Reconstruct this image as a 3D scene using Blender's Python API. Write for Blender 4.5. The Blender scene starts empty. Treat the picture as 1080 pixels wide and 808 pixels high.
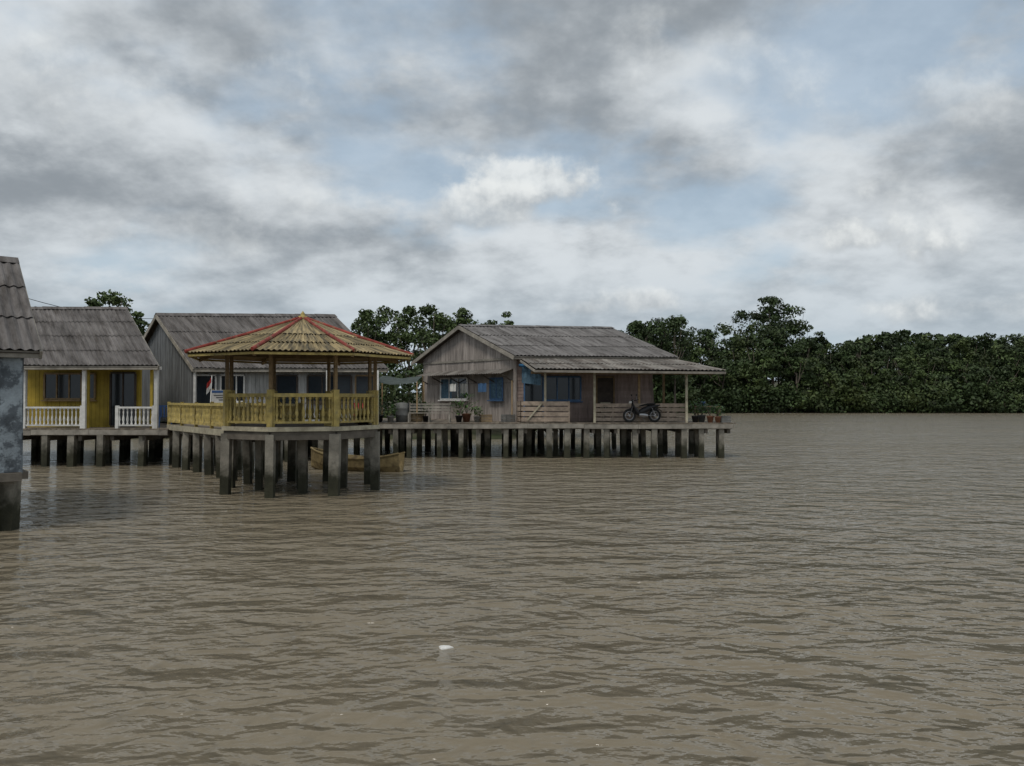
import bpy, math, random
import numpy as np
from mathutils import Vector, Matrix
random.seed(7)
rng = np.random.default_rng(7)
scene = bpy.context.scene
scene.view_settings.view_transform = 'Standard'
scene.view_settings.look = 'None'
scene.view_settings.exposure = 0

# ---------------------------------------------------------------- materials
def nn(nt, t, **kw):
    n = nt.nodes.new(t)
    for k, v in kw.items():
        setattr(n, k, v)
    return n

def make_mat(name, col, rough=0.75, var=0.35, scale=3.0, stretch=(1, 1, 1), col2=None, c2lo=0.5, c2hi=0.65,
             c2scale=1.2, bump=0.3, bscale=25, uv=False, wet=False, spec=0.3, tint=0.35, metal=0.0, det=5):
    m = bpy.data.materials.new(name)
    m.use_nodes = True
    nt = m.node_tree
    b = nt.nodes['Principled BSDF']
    b.inputs['Roughness'].default_value = rough
    b.inputs['Specular IOR Level'].default_value = spec
    b.inputs['Metallic'].default_value = metal
    tc = nn(nt, 'ShaderNodeTexCoord')
    mp = nn(nt, 'ShaderNodeMapping')
    mp.inputs['Scale'].default_value = stretch
    nt.links.new(tc.outputs['UV' if uv else 'Object'], mp.inputs['Vector'])
    no = nn(nt, 'ShaderNodeTexNoise')
    no.inputs['Scale'].default_value = scale
    no.inputs['Detail'].default_value = det
    no.inputs['Roughness'].default_value = 0.65
    nt.links.new(mp.outputs[0], no.inputs['Vector'])
    mr = nn(nt, 'ShaderNodeMapRange')
    mr.inputs['From Min'].default_value = 0.3
    mr.inputs['From Max'].default_value = 0.7
    mr.inputs['To Min'].default_value = 1 - var
    mr.inputs['To Max'].default_value = 1 + var * 0.6
    nt.links.new(no.outputs['Fac'], mr.inputs['Value'])
    cur = None
    base = nn(nt, 'ShaderNodeRGB')
    base.outputs[0].default_value = (*col, 1)
    cur = base.outputs[0]
    if col2 is not None:
        n2 = nn(nt, 'ShaderNodeTexNoise')
        n2.inputs['Scale'].default_value = c2scale
        n2.inputs['Detail'].default_value = det + 1
        n2.inputs['Roughness'].default_value = 0.7
        nt.links.new(mp.outputs[0], n2.inputs['Vector'])
        r2 = nn(nt, 'ShaderNodeMapRange')
        r2.inputs['From Min'].default_value = c2lo
        r2.inputs['From Max'].default_value = c2hi
        nt.links.new(n2.outputs['Fac'], r2.inputs['Value'])
        mx = nn(nt, 'ShaderNodeMix', data_type='RGBA')
        nt.links.new(r2.outputs[0], mx.inputs[0])
        nt.links.new(cur, mx.inputs[6])
        mx.inputs[7].default_value = (*col2, 1)
        cur = mx.outputs[2]
    if wet:
        ge = nn(nt, 'ShaderNodeNewGeometry')
        sp = nn(nt, 'ShaderNodeSeparateXYZ')
        nt.links.new(ge.outputs['Position'], sp.inputs[0])
        ad = nn(nt, 'ShaderNodeMath', operation='MULTIPLY_ADD')
        nt.links.new(no.outputs['Fac'], ad.inputs[0])
        ad.inputs[1].default_value = 0.8
        nt.links.new(sp.outputs['Z'], ad.inputs[2])
        r3 = nn(nt, 'ShaderNodeMapRange')
        r3.inputs['From Min'].default_value = 0.85
        r3.inputs['From Max'].default_value = 1.35
        nt.links.new(ad.outputs[0], r3.inputs['Value'])
        mx = nn(nt, 'ShaderNodeMix', data_type='RGBA')
        nt.links.new(r3.outputs[0], mx.inputs[0])
        mx.inputs[6].default_value = (0.045, 0.045, 0.028, 1)
        nt.links.new(cur, mx.inputs[7])
        cur = mx.outputs[2]
    at = nn(nt, 'ShaderNodeAttribute', attribute_name='tint')
    mt = nn(nt, 'ShaderNodeMath', operation='MULTIPLY_ADD')
    nt.links.new(at.outputs['Fac'], mt.inputs[0])
    mt.inputs[1].default_value = tint
    mt.inputs[2].default_value = 1 - tint / 2
    mm = nn(nt, 'ShaderNodeMath', operation='MULTIPLY')
    nt.links.new(mr.outputs[0], mm.inputs[0])
    nt.links.new(mt.outputs[0], mm.inputs[1])
    vm = nn(nt, 'ShaderNodeVectorMath', operation='SCALE')
    nt.links.new(cur, vm.inputs[0])
    nt.links.new(mm.outputs[0], vm.inputs['Scale'])
    nt.links.new(vm.outputs[0], b.inputs['Base Color'])
    if bump > 0:
        nb = nn(nt, 'ShaderNodeTexNoise')
        nb.inputs['Scale'].default_value = bscale
        nb.inputs['Detail'].default_value = 3
        nt.links.new(mp.outputs[0], nb.inputs['Vector'])
        bp = nn(nt, 'ShaderNodeBump')
        bp.inputs['Strength'].default_value = bump
        bp.inputs['Distance'].default_value = 0.02
        nt.links.new(nb.outputs['Fac'], bp.inputs['Height'])
        nt.links.new(bp.outputs[0], b.inputs['Normal'])
    return m

M = {}
M['conc'] = make_mat('pile_concrete', (0.26, 0.24, 0.20), 0.85, 0.4, 3, wet=True, bump=0.6)
M['conc_dark'] = make_mat('beam_concrete', (0.16, 0.14, 0.115), 0.85, 0.5, 2)
M['plank'] = make_mat('deck_planks', (0.19, 0.16, 0.125), 0.85, 0.4, 4, tint=0.6)
M['fascia'] = make_mat('fascia_wood', (0.30, 0.275, 0.235), 0.8, 0.45, 2.5, tint=0.5)
M['roof'] = make_mat('asbestos_roof', (0.20, 0.19, 0.185), 0.9, 0.45, 1.0, (3.0, 0.5, 1), (0.085, 0.078, 0.074), 0.47, 0.64, 1.4, uv=True, tint=0.22)
M['roof2'] = make_mat('asbestos_roof_brown', (0.165, 0.152, 0.145), 0.9, 0.45, 1.0, (3.0, 0.5, 1), (0.075, 0.066, 0.06), 0.45, 0.64, 1.2, uv=True, tint=0.22)
M['roofrust'] = make_mat('porch_roof', (0.22, 0.205, 0.185), 0.8, 0.5, 1.0, (3, 0.5, 1), (0.12, 0.10, 0.085), 0.45, 0.6, 1.2, uv=True)
M['gazroof'] = make_mat('gazebo_roof_weathered', (0.37, 0.29, 0.155), 0.85, 0.5, 1.3, (4, 0.6, 1), (0.11, 0.095, 0.065), 0.43, 0.60, 1.5, uv=True, tint=0.5)
M['redcap'] = make_mat('red_ridge_cap', (0.30, 0.055, 0.04), 0.7, 0.5, 6, col2=(0.24, 0.16, 0.09), c2lo=0.54, c2hi=0.64, c2scale=5)
M['yellow'] = make_mat('yellow_paint', (0.47, 0.365, 0.12), 0.6, 0.4, 5, col2=(0.26, 0.215, 0.11), c2lo=0.48, c2hi=0.70, c2scale=4, tint=0.4)
M['yellowwall'] = make_mat('yellow_wall_paint', (0.38, 0.27, 0.035), 0.65, 0.3, 2, tint=0.2)
M['cream'] = make_mat('cream_paint', (0.46, 0.42, 0.31), 0.65, 0.35, 4, col2=(0.27, 0.23, 0.165), c2lo=0.48, c2hi=0.68, c2scale=3)
M['pinkfence'] = make_mat('faded_salmon_boards', (0.43, 0.34, 0.265), 0.7, 0.35, 4, col2=(0.27, 0.22, 0.17), c2lo=0.48, c2hi=0.68, c2scale=3)
M['white'] = make_mat('white_paint', (0.66, 0.65, 0.62), 0.55, 0.25, 4)
M['brownpost'] = make_mat('brown_post', (0.26, 0.18, 0.095), 0.7, 0.4, 6)
M['wallmain'] = make_mat('weathered_plank_wall', (0.34, 0.30, 0.27), 0.85, 0.4, 2.0, (4, 4, 0.5), (0.23, 0.20, 0.18), 0.48, 0.68, 1.5, tint=0.3)
M['wallpink'] = make_mat('brown_plank_wall', (0.31, 0.235, 0.205), 0.85, 0.4, 2.0, (4, 4, 0.5), tint=0.3)
M['wallgrey'] = make_mat('grey_blue_plank_wall', (0.17, 0.18, 0.19), 0.85, 0.4, 2.0, (4, 4, 0.5), (0.1, 0.1, 0.1), 0.5, 0.7, 1.5, tint=0.35)
M['wallwhite'] = make_mat('grey_white_plaster', (0.40, 0.40, 0.39), 0.8, 0.35, 1.5, (2, 2, 0.6), (0.24, 0.24, 0.235), 0.5, 0.75, 1.2, tint=0.15)
M['bluewall'] = make_mat('peeling_blue_grey_paint', (0.25, 0.285, 0.31), 0.85, 0.45, 3, col2=(0.10, 0.115, 0.13), c2lo=0.47, c2hi=0.55, c2scale=3.2, bump=0.6)
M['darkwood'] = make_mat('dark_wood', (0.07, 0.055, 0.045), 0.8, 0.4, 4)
M['glass'] = make_mat('window_glass', (0.015, 0.02, 0.026), 0.12, 0.2, 3, bump=0, spec=0.5)
M['blueframe'] = make_mat('blue_paint', (0.06, 0.13, 0.25), 0.5, 0.3, 5)
M['bluecurtain'] = make_mat('blue_curtain', (0.09, 0.16, 0.22), 0.9, 0.5, 8)
M['tarp'] = make_mat('faded_dark_tarp', (0.06, 0.075, 0.068), 0.8, 0.5, 3)
M['bluetarp'] = make_mat('blue_tarp', (0.04, 0.16, 0.32), 0.7, 0.4, 3)
M['red'] = make_mat('red_plastic', (0.40, 0.035, 0.03), 0.5, 0.2, 3)
M['blue'] = make_mat('blue_plastic', (0.05, 0.11, 0.26), 0.5, 0.2, 3)
M['grey'] = make_mat('grey_plastic', (0.18, 0.18, 0.17), 0.6, 0.3, 3)
M['card'] = make_mat('crate_wood', (0.30, 0.22, 0.13), 0.85, 0.3, 5)
M['terracotta'] = make_mat('terracotta', (0.26, 0.12, 0.07), 0.8, 0.3, 6)
M['blackpl'] = make_mat('black_plastic', (0.02, 0.02, 0.022), 0.4, 0.2, 6, bump=0)
M['rubber'] = make_mat('rubber', (0.02, 0.02, 0.02), 0.85, 0.2, 6)
M['metal'] = make_mat('steel', (0.35, 0.35, 0.36), 0.35, 0.2, 6, metal=0.9, bump=0)
M['boat'] = make_mat('boat_wood', (0.24, 0.185, 0.09), 0.7, 0.4, 4, col2=(0.11, 0.08, 0.045), c2scale=3)
M['bark'] = make_mat('bark', (0.12, 0.10, 0.08), 0.9, 0.4, 4)
M['mud'] = make_mat('muddy_ground', (0.09, 0.085, 0.05), 0.95, 0.4, 0.5, col2=(0.05, 0.065, 0.025), c2scale=0.3)
M['leaf'] = make_mat('foliage_dark', (0.042, 0.066, 0.023), 0.6, 0.5, 0.18, tint=1.3, bump=0, spec=0.25, col2=(0.07, 0.093, 0.028), c2scale=0.12, det=2)
M['leaf2'] = make_mat('foliage_olive', (0.066, 0.096, 0.032), 0.6, 0.4, 0.25, tint=1.3, bump=0, spec=0.25, det=2)
M['plant'] = make_mat('plant_leaves', (0.06, 0.13, 0.03), 0.5, 0.4, 5, tint=1.0, bump=0)

# ---------------------------------------------------------------- mesh builder
def V(*a):
    return Vector(a)

class MB:
    def __init__(s):
        s.v = []; s.f = []; s.m = []; s.t = []; s.uv = []; s.sm = []
    def face(s, pts, mat, tint=None, uv=None, smooth=False):
        i = len(s.v)
        s.v += [tuple(p) for p in pts]
        s.f.append(tuple(range(i, i + len(pts))))
        s.m.append(mat); s.t.append(random.random() if tint is None else tint)
        s.uv.append(uv); s.sm.append(smooth)
    def hexa(s, P, mat, tint=None):
        t = random.random() if tint is None else tint
        i = len(s.v)
        s.v += [tuple(p) for p in P]
        for q in ((0, 3, 2, 1), (4, 5, 6, 7), (0, 1, 5, 4), (1, 2, 6, 5), (2, 3, 7, 6), (3, 0, 4, 7)):
            s.f.append(tuple(i + k for k in q)); s.m.append(mat); s.t.append(t); s.uv.append(None); s.sm.append(False)
    def box(s, c, size, mat, rz=0.0, tint=None):
        c = Vector(c); a, b, h = size[0] / 2, size[1] / 2, size[2] / 2
        R = Matrix.Rotation(rz, 3, 'Z')
        s.hexa([c + R @ Vector(p) for p in ((-a, -b, -h), (a, -b, -h), (a, b, -h), (-a, b, -h), (-a, -b, h), (a, -b, h), (a, b, h), (-a, b, h))], mat, tint)
    def beam(s, p, q, w, h, mat, tint=None):
        p = Vector(p); q = Vector(q); d = (q - p).normalized()
        up = Vector((0, 0, 1)) if abs(d.z) < 0.95 else Vector((0, 1, 0))
        a = d.cross(up).normalized() * (w / 2); b = a.cross(d).normalized() * (h / 2)
        s.hexa([p - a - b, p + a - b, q + a - b, q - a - b, p - a + b, p + a + b, q + a + b, q - a + b], mat, tint)
    def tube(s, p, q, r1, r2, mat, n=8, caps=True, tint=None):
        p = Vector(p); q = Vector(q); d = (q - p).normalized()
        up = Vector((0, 0, 1)) if abs(d.z) < 0.95 else Vector((0, 1, 0))
        a = d.cross(up).normalized(); b = a.cross(d).normalized()
        t = random.random() if tint is None else tint
        i = len(s.v)
        for c, r in ((p, r1), (q, r2)):
            for k in range(n):
                an = 2 * math.pi * k / n
                s.v.append(tuple(c + (a * math.cos(an) + b * math.sin(an)) * r))
        for k in range(n):
            s.f.append((i + k, i + (k + 1) % n, i + n + (k + 1) % n, i + n + k)); s.m.append(mat); s.t.append(t); s.uv.append(None); s.sm.append(True)
        if caps:
            for o in (0, n):
                s.f.append(tuple(i + o + k for k in range(n))); s.m.append(mat); s.t.append(t); s.uv.append(None); s.sm.append(False)
    def lathe(s, base, prof, mat, n=8, tint=None):
        base = Vector(base); t = random.random() if tint is None else tint
        i = len(s.v)
        for z, r in prof:
            for k in range(n):
                an = 2 * math.pi * k / n
                s.v.append((base.x + r * math.cos(an), base.y + r * math.sin(an), base.z + z))
        for j in range(len(prof) - 1):
            for k in range(n):
                s.f.append((i + j * n + k, i + j * n + (k + 1) % n, i + (j + 1) * n + (k + 1) % n, i + (j + 1) * n + k))
                s.m.append(mat); s.t.append(t); s.uv.append(None); s.sm.append(True)
    def build(s, name, parent=None):
        off = parent.location if parent else Vector((0, 0, 0))
        me = bpy.data.meshes.new(name)
        vv = [(x - off.x, y - off.y, z - off.z) for x, y, z in s.v]
        me.from_pydata(vv, [], s.f)
        mats = []
        for m in s.m:
            if m not in mats:
                mats.append(m)
        for m in mats:
            me.materials.append(M[m])
        me.polygons.foreach_set('material_index', [mats.index(m) for m in s.m])
        me.polygons.foreach_set('use_smooth', s.sm)
        a = me.attributes.new('tint', 'FLOAT', 'FACE')
        a.data.foreach_set('value', s.t)
        if any(u is not None for u in s.uv):
            uvl = me.uv_layers.new(name='UVMap')
            dat = []
            for f, u in zip(s.f, s.uv):
                for k in range(len(f)):
                    if u is None:
                        p = s.v[f[k]]; dat += [p[0], p[2]]
                    else:
                        dat += list(u[k])
            uvl.data.foreach_set('uv', dat)
        me.update()
        o = bpy.data.objects.new(name, me)
        scene.collection.objects.link(o)
        if parent:
            o.parent = parent
        return o

def empty(name, loc):
    e = bpy.data.objects.new(name, None)
    e.location = loc
    e.empty_display_size = 0.3
    scene.collection.objects.link(e)
    return e

# corrugated panel: A,B eave ends; D,C ridge ends (A->D, B->C)
def corrugated(mb, A, B, C, D, mat, pitch=0.18, amp=0.022, band=1.5, jit=0.012):
    A, B, C, D = map(Vector, (A, B, C, D))
    L = max((B - A).length, (C - D).length); S = max((D - A).length, (C - B).length)
    n = (B - A).cross(D - A)
    if n.length < 1e-6:
        n = (C - A).cross(D - A)
    n.normalize()
    if n.z < 0: n = -n
    nc = max(6, int(L / (pitch / 5)))
    nb = max(1, int(round(S / band)))
    sheetw = 0.9
    for j in range(nb):
        t0 = j / nb - (0.02 if j else 0); t1 = (j + 1) / nb
        ph = random.random() * 0.05
        prev = None
        for i in range(nc + 1):
            s_ = i / nc
            sheet = int(s_ * L / sheetw)
            random_t = ((sheet * 7919 + j * 104729 + int(A.x * 10) * 13) % 101) / 101.0
            lift = ((sheet * 31 + j * 17) % 7) / 7 * jit
            off = amp * math.cos(2 * math.pi * (s_ * L + ph) / pitch)
            lo = A.lerp(B, s_).lerp(D.lerp(C, s_), max(0, t0)) + n * (off + 0.028 + lift)
            lo += (A - D).normalized() * (((sheet * 53 + j * 29) % 11) / 11 * 0.05)
            hi = A.lerp(B, s_).lerp(D.lerp(C, s_), t1) + n * (off + lift)
            if prev:
                u0 = prev[2]; u1 = s_ * L
                mb.face([prev[0], lo, hi, prev[1]], mat, random_t, [(u0, t0 * S), (u1, t0 * S), (u1, t1 * S), (u0, t1 * S)])
            prev = (lo, hi, s_ * L)

def plank_wall(mb, P, Q, z0, top, mat, w=0.16, th=0.04, horizontal=False, gap=0.008):
    P = Vector((P[0], P[1], 0)); Q = Vector((Q[0], Q[1], 0))
    L = (Q - P).length; d = (Q - P) / L
    nrm = Vector((d.y, -d.x, 0)) * th
    if horizontal:
        z = z0
        zt = top(0.5)
        while z < zt:
            h = min(w, zt - z)
            mb.hexa([P + V(0, 0, z), Q + V(0, 0, z), Q + nrm * .4 + V(0, 0, z), P + nrm * .4 + V(0, 0, z),
                     P + V(0, 0, z + h - gap), Q + V(0, 0, z + h - gap), Q + nrm * .1 + V(0, 0, z + h - gap), P + nrm * .1 + V(0, 0, z + h - gap)], mat)
            z += w
        i_ = nrm * -.3
        mb.face([P + i_ + V(0, 0, z0), Q + i_ + V(0, 0, z0), Q + i_ + V(0, 0, zt), P + i_ + V(0, 0, zt)], mat, 0.1)
        return
    n = max(1, int(L / w))
    for i in range(n):
        a = i / n; b = (i + 1) / n - gap / L
        p0 = P + d * (a * L); p1 = P + d * (b * L)
        e = nrm * (1 + random.uniform(-0.15, 0.15))
        za, zb = top(a), top(b)
        mb.hexa([p0 + V(0, 0, z0), p1 + V(0, 0, z0), p1 + e + V(0, 0, z0), p0 + e + V(0, 0, z0),
                 p0 + V(0, 0, za), p1 + V(0, 0, zb), p1 + e + V(0, 0, zb), p0 + e + V(0, 0, za)], mat)
    i_ = nrm * -.3
    for i in range(12):
        a = i / 12; b = (i + 1) / 12
        p0 = P + d * (a * L) + i_; p1 = P + d * (b * L) + i_
        mb.face([p0 + V(0, 0, z0), p1 + V(0, 0, z0), p1 + V(0, 0, top(b) - .01), p0 + V(0, 0, top(a) - .01)], 'darkwood', 0.1)

def window(mb, c, d, z0, z1, w, frame, glass='glass', mull=1, fw=0.07, sill=True, curtain=None):
    """c centre on the wall plane (x,y), d along wall; outward is (d.y,-d.x)"""
    c = V(c[0], c[1], 0); d = V(d[0], d[1], 0).normalized(); n = V(d.y, -d.x, 0)
    o = n * 0.07
    a = c - d * (w / 2) + o; b = c + d * (w / 2) + o
    g = n * -0.015
    mb.face([a + g + V(0, 0, z0), b + g + V(0, 0, z0), b + g + V(0, 0, z1), a + g + V(0, 0, z1)], glass, 0.5)
    if curtain:
        k = n * 0.003
        m_ = a.lerp(b, 0.42)
        mb.face([a + g + k + V(0, 0, z0), m_ + g + k + V(0, 0, z0), m_ + g + k + V(0, 0, z1), a + g + k + V(0, 0, z1)], curtain, 0.5)
    mb.beam(a + V(0, 0, z0) , b + V(0, 0, z0), fw, fw, frame)
    mb.beam(a + V(0, 0, z1), b + V(0, 0, z1), fw, fw, frame)
    for k in range(mull + 2):
        p = a.lerp(b, k / (mull + 1))
        mb.beam(p + V(0, 0, z0 + fw / 2 + .003), p + V(0, 0, z1 - fw / 2 - .003), fw * (1 if k in (0, mull + 1) else 0.7), fw * .8, frame)
    if sill:
        mb.beam(a - d * .08 + n * .05 + V(0, 0, z0 - .07), b + d * .08 + n * .05 + V(0, 0, z0 - .07), 0.14, 0.05, frame)

def railing(mb, P, Q, z0, h, mat, sp=0.15, r=0.035, post=0.12, toph=0.07, topmat=None):
    P = V(P[0], P[1], z0); Q = V(Q[0], Q[1], z0)
    L = (Q - P).length; n = max(1, int(L / sp))
    up = V(0, 0, 1)
    mb.beam(P + up * (h - toph / 2), Q + up * (h - toph / 2), 0.11, toph, topmat or mat)
    mb.beam(P + up * 0.12, Q + up * 0.12, 0.09, 0.06, mat)
    hh = h - toph - 0.15
    prof = [(0, r), (.1, r), (.13, r * .55), (.3, r * 1.25), (.45, r * .9), (.6, r * .5), (.8, r * .75), (.88, r * .5), (.92, r), (1, r)]
    for i in range(n):
        p = P.lerp(Q, (i + .5) / n)
        mb.lathe(p + up * 0.15, [(z * hh, rr) for z, rr in prof], mat, 7)
    for p in (P, Q):
        mb.box(p + up * (h / 2 + 0.02), (post, post, h + 0.04), mat, math.atan2((Q - P).y, (Q - P).x))

def piles(mb, pts, ztop, w=0.2, mat='conc'):
    for x, y in pts:
        ww = w * random.uniform(.85, 1.12)
        lx, ly = random.uniform(-.07, .07), random.uniform(-.07, .07)
        a = ww / 2
        P = []
        for z, ox, oy in ((-1.2, lx, ly), (ztop, 0, 0)):
            for sx, sy in ((-1, -1), (1, -1), (1, 1), (-1, 1)):
                P.append(V(x + ox + sx * a, y + oy + sy * a, z))
        mb.hexa(P, mat)

def deck(name, x0, x1, y0, y1f, z, rows, spx, fasc='fascia'):
    e = empty(name, (x0, y0, z))
    mb = MB()
    x = x0
    while x < x1:
        w = 0.19
        ye = y1f(x)
        mb.box((x + w / 2, (y0 + ye) / 2 - random.uniform(0, .04), z - .025), (w - .012, ye - y0, .05), 'plank')
        x += w
    mb.build('deck_boards', e)
    mb = MB()
    xx = x0
    while xx < x1:
        xe = min(x1, xx + random.uniform(2.2, 3.6))
        mb.beam((xx, y0 - .03, z - .15 + random.uniform(-.015, .01)), (xe - .01, y0 - .03, z - .15 + random.uniform(-.015, .01)), 0.06, 0.19, fasc)
        xx = xe
    for ry in rows:
        mb.beam((x0, ry, z - .17), (x1 if ry < y1f(x1) else x1 - 2.5, ry, z - .17), 0.16, 0.22, 'conc_dark')
    xx = x0 + .2
    while xx < x1 - .1:
        mb.beam((xx, y0 + .1, z - .38), (xx, min(y1f(xx), rows[-1]), z - .38), 0.14, 0.18, 'conc_dark')
        xx += spx
    mb.build('beams', e)
    mb = MB()
    pts = []
    for k, ry in enumerate(rows):
        xx = x0 + .2 + (k % 2) * spx * .4
        while xx < x1:
            px = xx + random.uniform(-.18, .18)
            if ry <= y1f(xx) + .2:
                pts.append((px, ry + random.uniform(-.1, .1)))
            xx += spx * random.uniform(.85, 1.15)
    piles(mb, pts, z - .22, .23)
    mb.build('piles', e)
    return e

# ---------------------------------------------------------------- camera
FPX = 840.0
cam_d = bpy.data.cameras.new('camera')
cam_d.lens = FPX / 1080 * 36
cam_d.sensor_width = 36
cam_d.clip_end = 6000
cam = bpy.data.objects.new('camera', cam_d)
cam.location = (0, 0, 2.65)
cam.rotation_euler = (math.radians(90) + math.atan(16 / 840), 0, 0)
scene.collection.objects.link(cam)
scene.camera = cam

def PX(px, d):
    return (px - 540) / FPX * d
def PZ(py, d):
    return 2.65 + (420 - py) / FPX * d

# ---------------------------------------------------------------- generic gable house
def gable_house(name, A, va, L, u, H, ze, zr, ovf, ovb, ogl, ogr, z0, mfront, mleft, mright, mroof, wleft=0.16, front_h=False):
    A = V(A[0], A[1], 0); v = V(math.cos(va), math.sin(va), 0); u = V(u[0], u[1], 0).normalized()
    e = empty(name, (A.x, A.y, z0))
    def RH(s):
        return ze + (zr - ze) * min(s, 2 * H - s) / H
    B = A + v * L
    mb = MB()
    z = V(0, 0, 1)
    corrugated(mb, A + z * ze, B + z * ze, B + u * H + z * zr, A + u * H + z * zr, mroof)
    corrugated(mb, B + u * 2 * H + z * ze, A + u * 2 * H + z * ze, A + u * H + z * zr, B + u * H + z * zr, mroof)
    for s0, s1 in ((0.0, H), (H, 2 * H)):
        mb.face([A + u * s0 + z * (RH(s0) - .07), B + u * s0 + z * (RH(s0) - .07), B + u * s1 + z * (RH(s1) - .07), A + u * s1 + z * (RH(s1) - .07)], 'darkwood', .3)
    n = int(L / 0.9)
    for i in range(n):
        a = A + u * H + v * (i * L / n - .02) + z * (zr + .05 + random.uniform(0, .02)); b = A + u * H + v * ((i + 1) * L / n + .02) + z * (zr + .05)
        for sgn in (-1, 1):
            w = u * sgn * .26 - z * .26 * (zr - ze) / H
            mb.face([a, b, b + w, a + w], mroof, None, [(i, 0), (i + .9, 0), (i + .9, .3), (i, .3)])
    mb.build('roof', e)
    mb = MB()
    for base in (A, B):
        for s0, s1 in ((0, H), (2 * H, H)):
            mb.beam(base + u * s0 + z * (RH(s0) - .10), base + u * s1 + z * (RH(s1) - .10), .05, .18, 'fascia')
    mb.beam(A + z * (ze - .09) + u * .05, B + z * (ze - .09) + u * .05, .05, .14, 'fascia')
    mb.build('bargeboards', e)
    FL = A + v * ogl + u * ovf; FR = A + v * (L - ogr) + u * ovf
    BL = A + v * ogl + u * (2 * H - ovb); BR = A + v * (L - ogr) + u * (2 * H - ovb)
    mb = MB()
    W = 2 * H - ovb - ovf
    plank_wall(mb, FL, FR, z0, lambda t: RH(ovf) - .08, mfront, horizontal=front_h)
    plank_wall(mb, BL, FL, z0, lambda t: RH(ovf + W * (1 - t)) - .08, mleft, w=wleft)
    plank_wall(mb, FR, BR, z0, lambda t: RH(ovf + W * t) - .08, mright)
    plank_wall(mb, BR, BL, z0, lambda t: RH(ovb) - .08, mright)
    mb.build('walls', e)
    return e, v, u, FL, FR, BL, BR, RH

DZ = 1.56
# ================================================================= MAIN HOUSE
um = (-0.643, 0.766)
e, v, u, FL, FR, BL, BR, RH = gable_house('wooden_stilt_house', (.09, 36.5), math.radians(10), 7.94, um, 4.3, 4.6, 6.3, .5, .5, .4, .9, DZ,
                                         'wallpink', 'wallmain', 'wallpink', 'roof', wleft=.2, front_h=True)
mb = MB()
dl = (FL - BL).normalized()
def onleft(px):
    k = (px - 540) / FPX
    t = (k * BL.y - BL.x) / ((dl.x) - k * dl.y)
    return BL + dl * t
nl = V(dl.y, -dl.x, 0)
cw = onleft(480); d_ = cw.y
window(mb, cw + nl * .03, dl, PZ(421, d_), PZ(399, d_), 2.3, 'white', mull=2, curtain='bluecurtain')
cw = onleft(525); d_ = cw.y
window(mb, cw + nl * .03, dl, PZ(421, d_), PZ(399, d_), .95, 'blueframe', glass='bluecurtain', mull=1)
cw = FL + v * 2.25
window(mb, cw, v, 2.55, 3.65, 1.7, 'blueframe', mull=2)
cw = FL + v * .85
window(mb, cw, v, 1.62, 3.65, .9, 'blueframe', glass='glass', mull=0, sill=False)
cw = FL + v * 4.3
window(mb, cw, v, 1.62, 3.65, .85, 'brownpost', glass='darkwood', mull=0, sill=False)
mb.build('windows_and_doors', e)
mb = MB()
a = onleft(452); b = onleft(543)
corrugated(mb, a + nl * .8 + V(0, 0, 3.78), b + nl * .8 + V(0, 0, 3.78), b + nl * .06 + V(0, 0, 4.02), a + nl * .06 + V(0, 0, 4.02), 'roofrust')
for t in np.linspace(0, 1, 6):
    p = a.lerp(b, t)
    mb.beam(p + nl * .75 + V(0, 0, 3.72), p + nl * .05 + V(0, 0, 3.4), .04, .05, 'darkwood')
mb.beam(BL + nl * .06 + V(0, 0, 4.5), FL + nl * .06 + V(0, 0, 4.5), .05, .1, 'fascia')
mb.beam(FL + nl * .03 + V(0, 0, DZ), FL + nl * .03 + V(0, 0, 4.7), .14, .14, 'wallmain')
mb.build('window_awning', e)
mb = MB()
pA, pB, pC, pD = V(1.0, 34.7, 3.93), V(9.4, 35.0, 3.86), V(7.9, 37.9, 4.48), V(.35, 36.75, 4.5)
corrugated(mb, pA, pB, pC, pD, 'roofrust')
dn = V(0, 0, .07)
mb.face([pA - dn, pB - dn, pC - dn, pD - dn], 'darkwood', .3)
mb.beam(pA - V(0, 0, .1), pB - V(0, 0, .1), .04, .1, 'fascia')
mb.beam(pB - V(0, 0, .1), pC - V(0, 0, .1), .04, .1, 'fascia')
mb.beam(pA - V(0, 0, .1), pD - V(0, 0, .1), .04, .1, 'fascia')
for i in range(9):
    t = (i + .5) / 9
    mb.beam(pA.lerp(pB, t) - V(0, 0, .13), pD.lerp(pC, t) - V(0, 0, .13), .05, .09, 'darkwood')
mb.build('porch_roof', e)
mb = MB()
for px in (575, 627, 724):
    x = PX(px, 35.6)
    mb.box((x, 35.6, (DZ + 3.82) / 2), (.1, .1, 3.82 - DZ), 'cream')
mb.box((PX(674, 36.35), 36.35, (DZ + 3.95) / 2), (.1, .1, 3.95 - DZ), 'brownpost')
mb.box((PX(700, 38.2), 38.2, (DZ + 4.1) / 2), (.1, .1, 4.1 - DZ), 'brownpost')
mb.beam((PX(560, 35.6), 35.6, 3.8), (PX(752, 35.6), 35.6, 3.76), .09, .12, 'brownpost')
mb.build('porch_posts', e)
mb = MB()
def board_fence(mb, P, Q, z, hs, mat, post=.09, n=3):
    P = V(P[0], P[1], z); Q = V(Q[0], Q[1], z)
    nb = 4
    for k in range(nb):
        zz = hs * (k + .6) / nb
        mb.beam(P + V(0, 0, zz), Q + V(0, 0, zz + random.uniform(-.015, .015)), .035, hs / nb - .05, mat)
    for t in np.linspace(0, 1, n):
        p = P.lerp(Q, t) + V(0, .05, 0)
        mb.box(p + V(0, 0, hs / 2), (post, post, hs), mat)
board_fence(mb, (PX(550, 35.5), 35.5), (PX(600, 35.5), 35.5), DZ, .95, 'pinkfence', n=3)
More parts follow.
